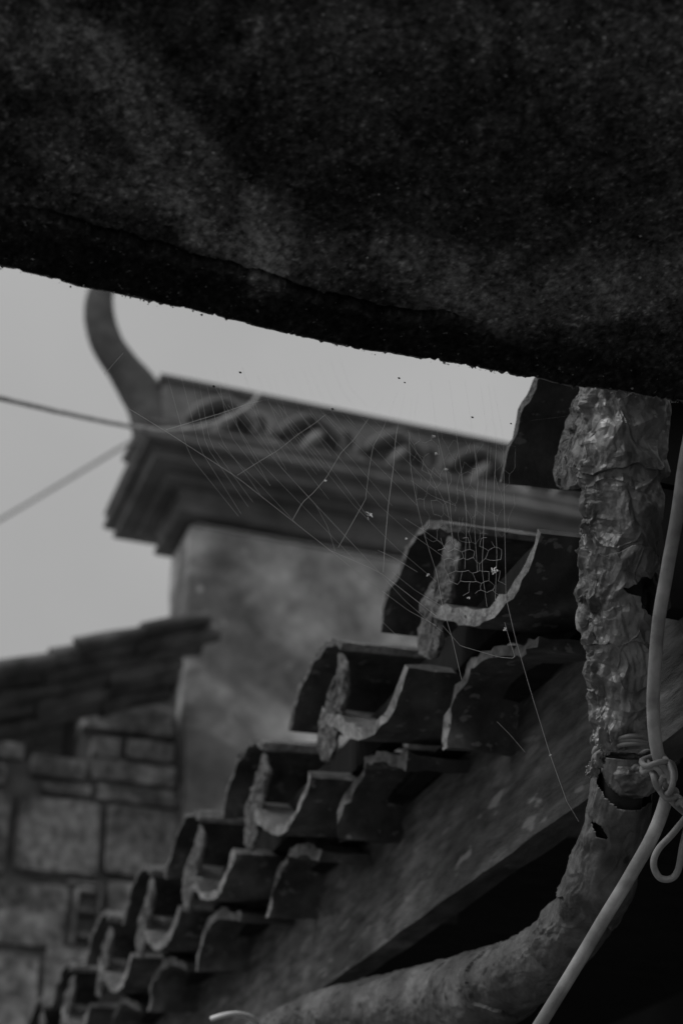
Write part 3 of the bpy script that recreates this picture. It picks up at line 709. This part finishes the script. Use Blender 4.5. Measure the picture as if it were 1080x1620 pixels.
l3 = wire('electric_wire', [(-2600, 250, 1.9), (-1500, 330, 2.2), (-700, 470, 2.5), (-160, 590, 2.9), (0, 629, 3.1), (110, 655, 3.4), (205, 674, 3.8), (265, 680, 4.1), (320, 674, 4.4), (370, 656, 4.7), (398, 638, 5.0), (408, 624, 5.15)], 3.6, M['cable'], 260, 8)
tag(l3, 'sagging dark cable crossing the sky to the carved frieze', 'cable')
l4 = wire('far_wire', [(-420, 1062, 22), (-150, 908, 20), (0, 822, 19), (110, 757, 18), (205, 700, 17.5), (330, 630, 17)], 2.6, M['cable'], 40, 8)
tag(l4, 'thin far wire rising from the left edge to behind the gable wall', 'cable')

# ------------------------------------------------------------------ spider web
web = empty('spider_web', P(655, 560, 1.17), 'torn spider web strung between the canopy lip and the arched tiles', 'web')
def wd(px, py): return 1.165 + (py - 560) / 440 * .075
def thread(pts, r=.00013, name='radial_thread', seg=4, sag=0):
    p = np.array([P(x, y, wd(x, y)) for x, y in pts])
    p = resample(p, max(6, len(p) * 4)); q = proj(p)
    rr = np.where(q[:, 1] < 606 + (q[:, 0] - 270) * .198, .00002, r * 1.3)
    return tube(p, np.where((q[:, 0] < 200), r, rr), seg, cap=False)
hub = np.array([655., 545.])
radii = [((375, 752), (410, 730), (440, 712), (470, 688), (500, 668), (513, 657), (560, 628)), ((463, 822), (478, 795), (495, 780), (515, 757), (540, 715), (560, 695), (605, 630)),
         ((535, 866), (560, 822), (578, 790), (584, 740), (590, 705), (605, 680), (628, 620)), ((606, 905), (608, 870), (614, 800), (622, 740), (626, 690), (640, 620)),
         ((690, 905), (672, 850), (660, 800), (650, 745), (647, 700), (650, 630)), ((648, 700), (672, 735), (690, 770), (706, 800), (716, 850)),
         ((800, 950), (799, 880), (797, 780), (796, 690), (780, 610)), ((770, 960), (762, 900), (766, 820), (772, 700), (760, 610)), ((755, 905), (750, 830), (756, 760), (748, 690), (735, 600)),
         ((735, 900), (738, 820), (730, 750), (722, 690), (710, 600)), ((783, 950), (786, 870), (780, 800), (785, 700), (772, 606)), ((715, 860), (712, 800), (704, 740), (690, 680), (680, 600))]
for rd in radii:
    v, f = thread(rd, .00015 if rd[0][0] < 640 else .0001); mesh_obj('radial_thread', v, f, M['silk'], web)
fr = [((165, 592), (195, 558)), ((205, 647), (262, 682), (375, 755), (460, 822), (530, 877), (600, 935)), ((262, 680), (345, 655), (395, 638), (440, 628)),
      ((800, 945), (815, 1010), (838, 1090), (870, 1195), (896, 1268)), ((896, 1268), (915, 1300)), ((786, 1142), (806, 1162), (830, 1190)), ((690, 905), (700, 960), (715, 1010), (730, 1076)),
      ((700, 990), (728, 1022), (790, 1040), (815, 1042), (808, 1020), (798, 985)), ((660, 625), (655, 660)), ((520, 870), (600, 905), (690, 975)), ((840, 665), (905, 657))]
for a in fr:
    v, f = thread(a, .00014); mesh_obj('frame_thread', v, f, M['silk'], web)
parts = []
# capture spiral: arcs round the hidden hub, slack and torn
R_ = 120
while R_ < 400:
    a0, a1 = math.radians(200), math.radians(118 if R_ < 260 else 128)
    rj = R_ * (1 + .0 * random.random()); pts = []
    na = 9
    for i in range(na):
        a = a0 + (a1 - a0) * i / (na - 1); rr = R_ * (1 + .012 * random.gauss(0, 1)); 
        x = hub[0] + rr * math.cos(a); y = hub[1] - rr * math.sin(-a) * 1.0
        y = hub[1] + abs(rr * math.sin(a)) * 1.05 if a < math.pi else hub[1] - abs(rr * math.sin(a)) * .9
        pts.append((x, y))
    pts = [p for p in pts if p[1] > 560]
    # straighten: keep only every other node so chords read straight
    pts = pts[:1] + pts[2::2]
    if random.random() < .93: parts.append(thread(pts, .000075))
    R_ += random.uniform(11, 17)
def seglist(lines, r=.00009):
    for a in lines: parts.append(thread(a, r))
# long straight threads fanning down to the right
for x0, y0, x1, y1 in ((340, 612, 412, 732), (412, 732, 560, 885), (360, 640, 500, 800), (500, 800, 600, 905), (375, 640, 445, 740), (445, 740, 640, 950), (392, 640, 520, 790), (420, 632, 560, 800), (560, 800, 690, 920),
                       (440, 640, 580, 815), (470, 650, 600, 800), (600, 800, 700, 880), (490, 655, 620, 800), (510, 650, 660, 800), (540, 655, 640, 760), (560, 650, 690, 775), (580, 655, 700, 760), (640, 950, 700, 1000),
                       (604, 935, 690, 990), (606, 985, 645, 1020), (620, 905, 700, 960), (345, 700, 470, 830), (640, 820, 700, 860), (597, 870, 660, 905), (650, 760, 720, 800), (500, 800, 530, 872)):
    mx_, my_ = (x0 + x1) / 2 + random.uniform(-4, 4), (y0 + y1) / 2 + random.uniform(-4, 4)
    seglist([((x0, y0), (mx_, my_), (x1, y1))])
# honeycomb of collapsed cells: jittered hexagons with missing sides
def cellmesh(cx0, cx1, cy0, cy1, sx, sy, keep, lean=0, r=.0001, clip=None):
    """sagging honeycomb: hexagons with jittered corners, some sides missing"""
    a_ = sx * .6; nodes = {}; seen = set()
    def node(x, y):
        k_ = (round(x / 3), round(y / 3))
        for dx in (-1, 0, 1):
            for dy in (-1, 0, 1):
                if (k_[0] + dx, k_[1] + dy) in nodes: return (k_[0] + dx, k_[1] + dy)
        nodes[k_] = (x + random.uniform(-.17, .17) * sx + lean * (y - cy0), y + random.uniform(-.17, .17) * sy); return k_
    for j in range(int((cy1 - cy0) / (sy * .86)) + 1):
        for i in range(int((cx1 - cx0) / sx) + 1):
            hx = cx0 + (i + .5 * (j % 2)) * sx; hy = cy0 + j * sy * .86
            ns = [node(hx + .577 * sx * math.sin(math.radians(60 * q_)), hy + .577 * sy * math.cos(math.radians(60 * q_))) for q_ in range(6)]
            for q_ in range(6):
                e_ = tuple(sorted((ns[q_], ns[(q_ + 1) % 6])))
                if e_ in seen or e_[0] == e_[1]: continue
                seen.add(e_)
                if random.random() > keep: continue
                a, c = nodes[e_[0]], nodes[e_[1]]
                if clip and not (inpoly(np.array(a), clip) and inpoly(np.array(c), clip)): continue
                seglist([(a, ((a[0] + c[0]) / 2 + random.uniform(-1, 1), (a[1] + c[1]) / 2 + random.uniform(-1, 1)), c)], r)
cellmesh(690, 800, 860, 950, 20, 20, .88, r=.00010, clip=[(690, 850), (800, 850), (800, 950), (735, 950), (690, 900)])
cellmesh(655, 735, 690, 860, 17, 26, .72, .12, r=.00006)
cellmesh(735, 800, 690, 850, 20, 40, .6, 0, r=.00005)
v, f = merge(parts); wo = mesh_obj('capture_thread', v, f, M['silk'], web); wo['kind'] = 'stuff'
def crumb(x, y, s, name='caught_fluff'):
    pr_ = []
    for _ in range(9):
        c = P(x + random.uniform(-.6, .6) * s, y + random.uniform(-.4, .4) * s, wd(x, y)); q = c + rng.normal(0, .45 * s * 1.2 / FPX, 3)
        pr_.append(tube([c, (c + q) / 2 + rng.normal(0, .1 * s * 1.2 / FPX, 3), q], [.0003, .0006, .0002], 5))
    v, f = merge(pr_); mesh_obj(name, v, f, M['silk'], web, smooth=60)
crumb(585, 816, 7); crumb(783, 905, 8); crumb(678, 910, 3); crumb(706, 742, 2.5); crumb(690, 718, 2.5); crumb(686, 690, 2.5); crumb(799, 996, 3); crumb(643, 852, 2.5); crumb(741, 946, 2.5)
crumb(870, 1195, 2); crumb(515, 760, 2.5)
for x, y, s_ in ((380, 589, 2.2), (631, 598, 2), (640, 605, 1.5), (747, 660, 2), (808, 670, 1.5), (526, 647, 2), (338, 611, 2.2)):
    v, f = tube([P(x - s_, y - s_ * .5, 1.2), P(x, y, 1.2), P(x + s_, y + s_ * .5, 1.2)], [.0002, s_ * .0004, .0002], 6)
    mesh_obj('caught_speck', v, f, M['inner'], web, smooth=60)
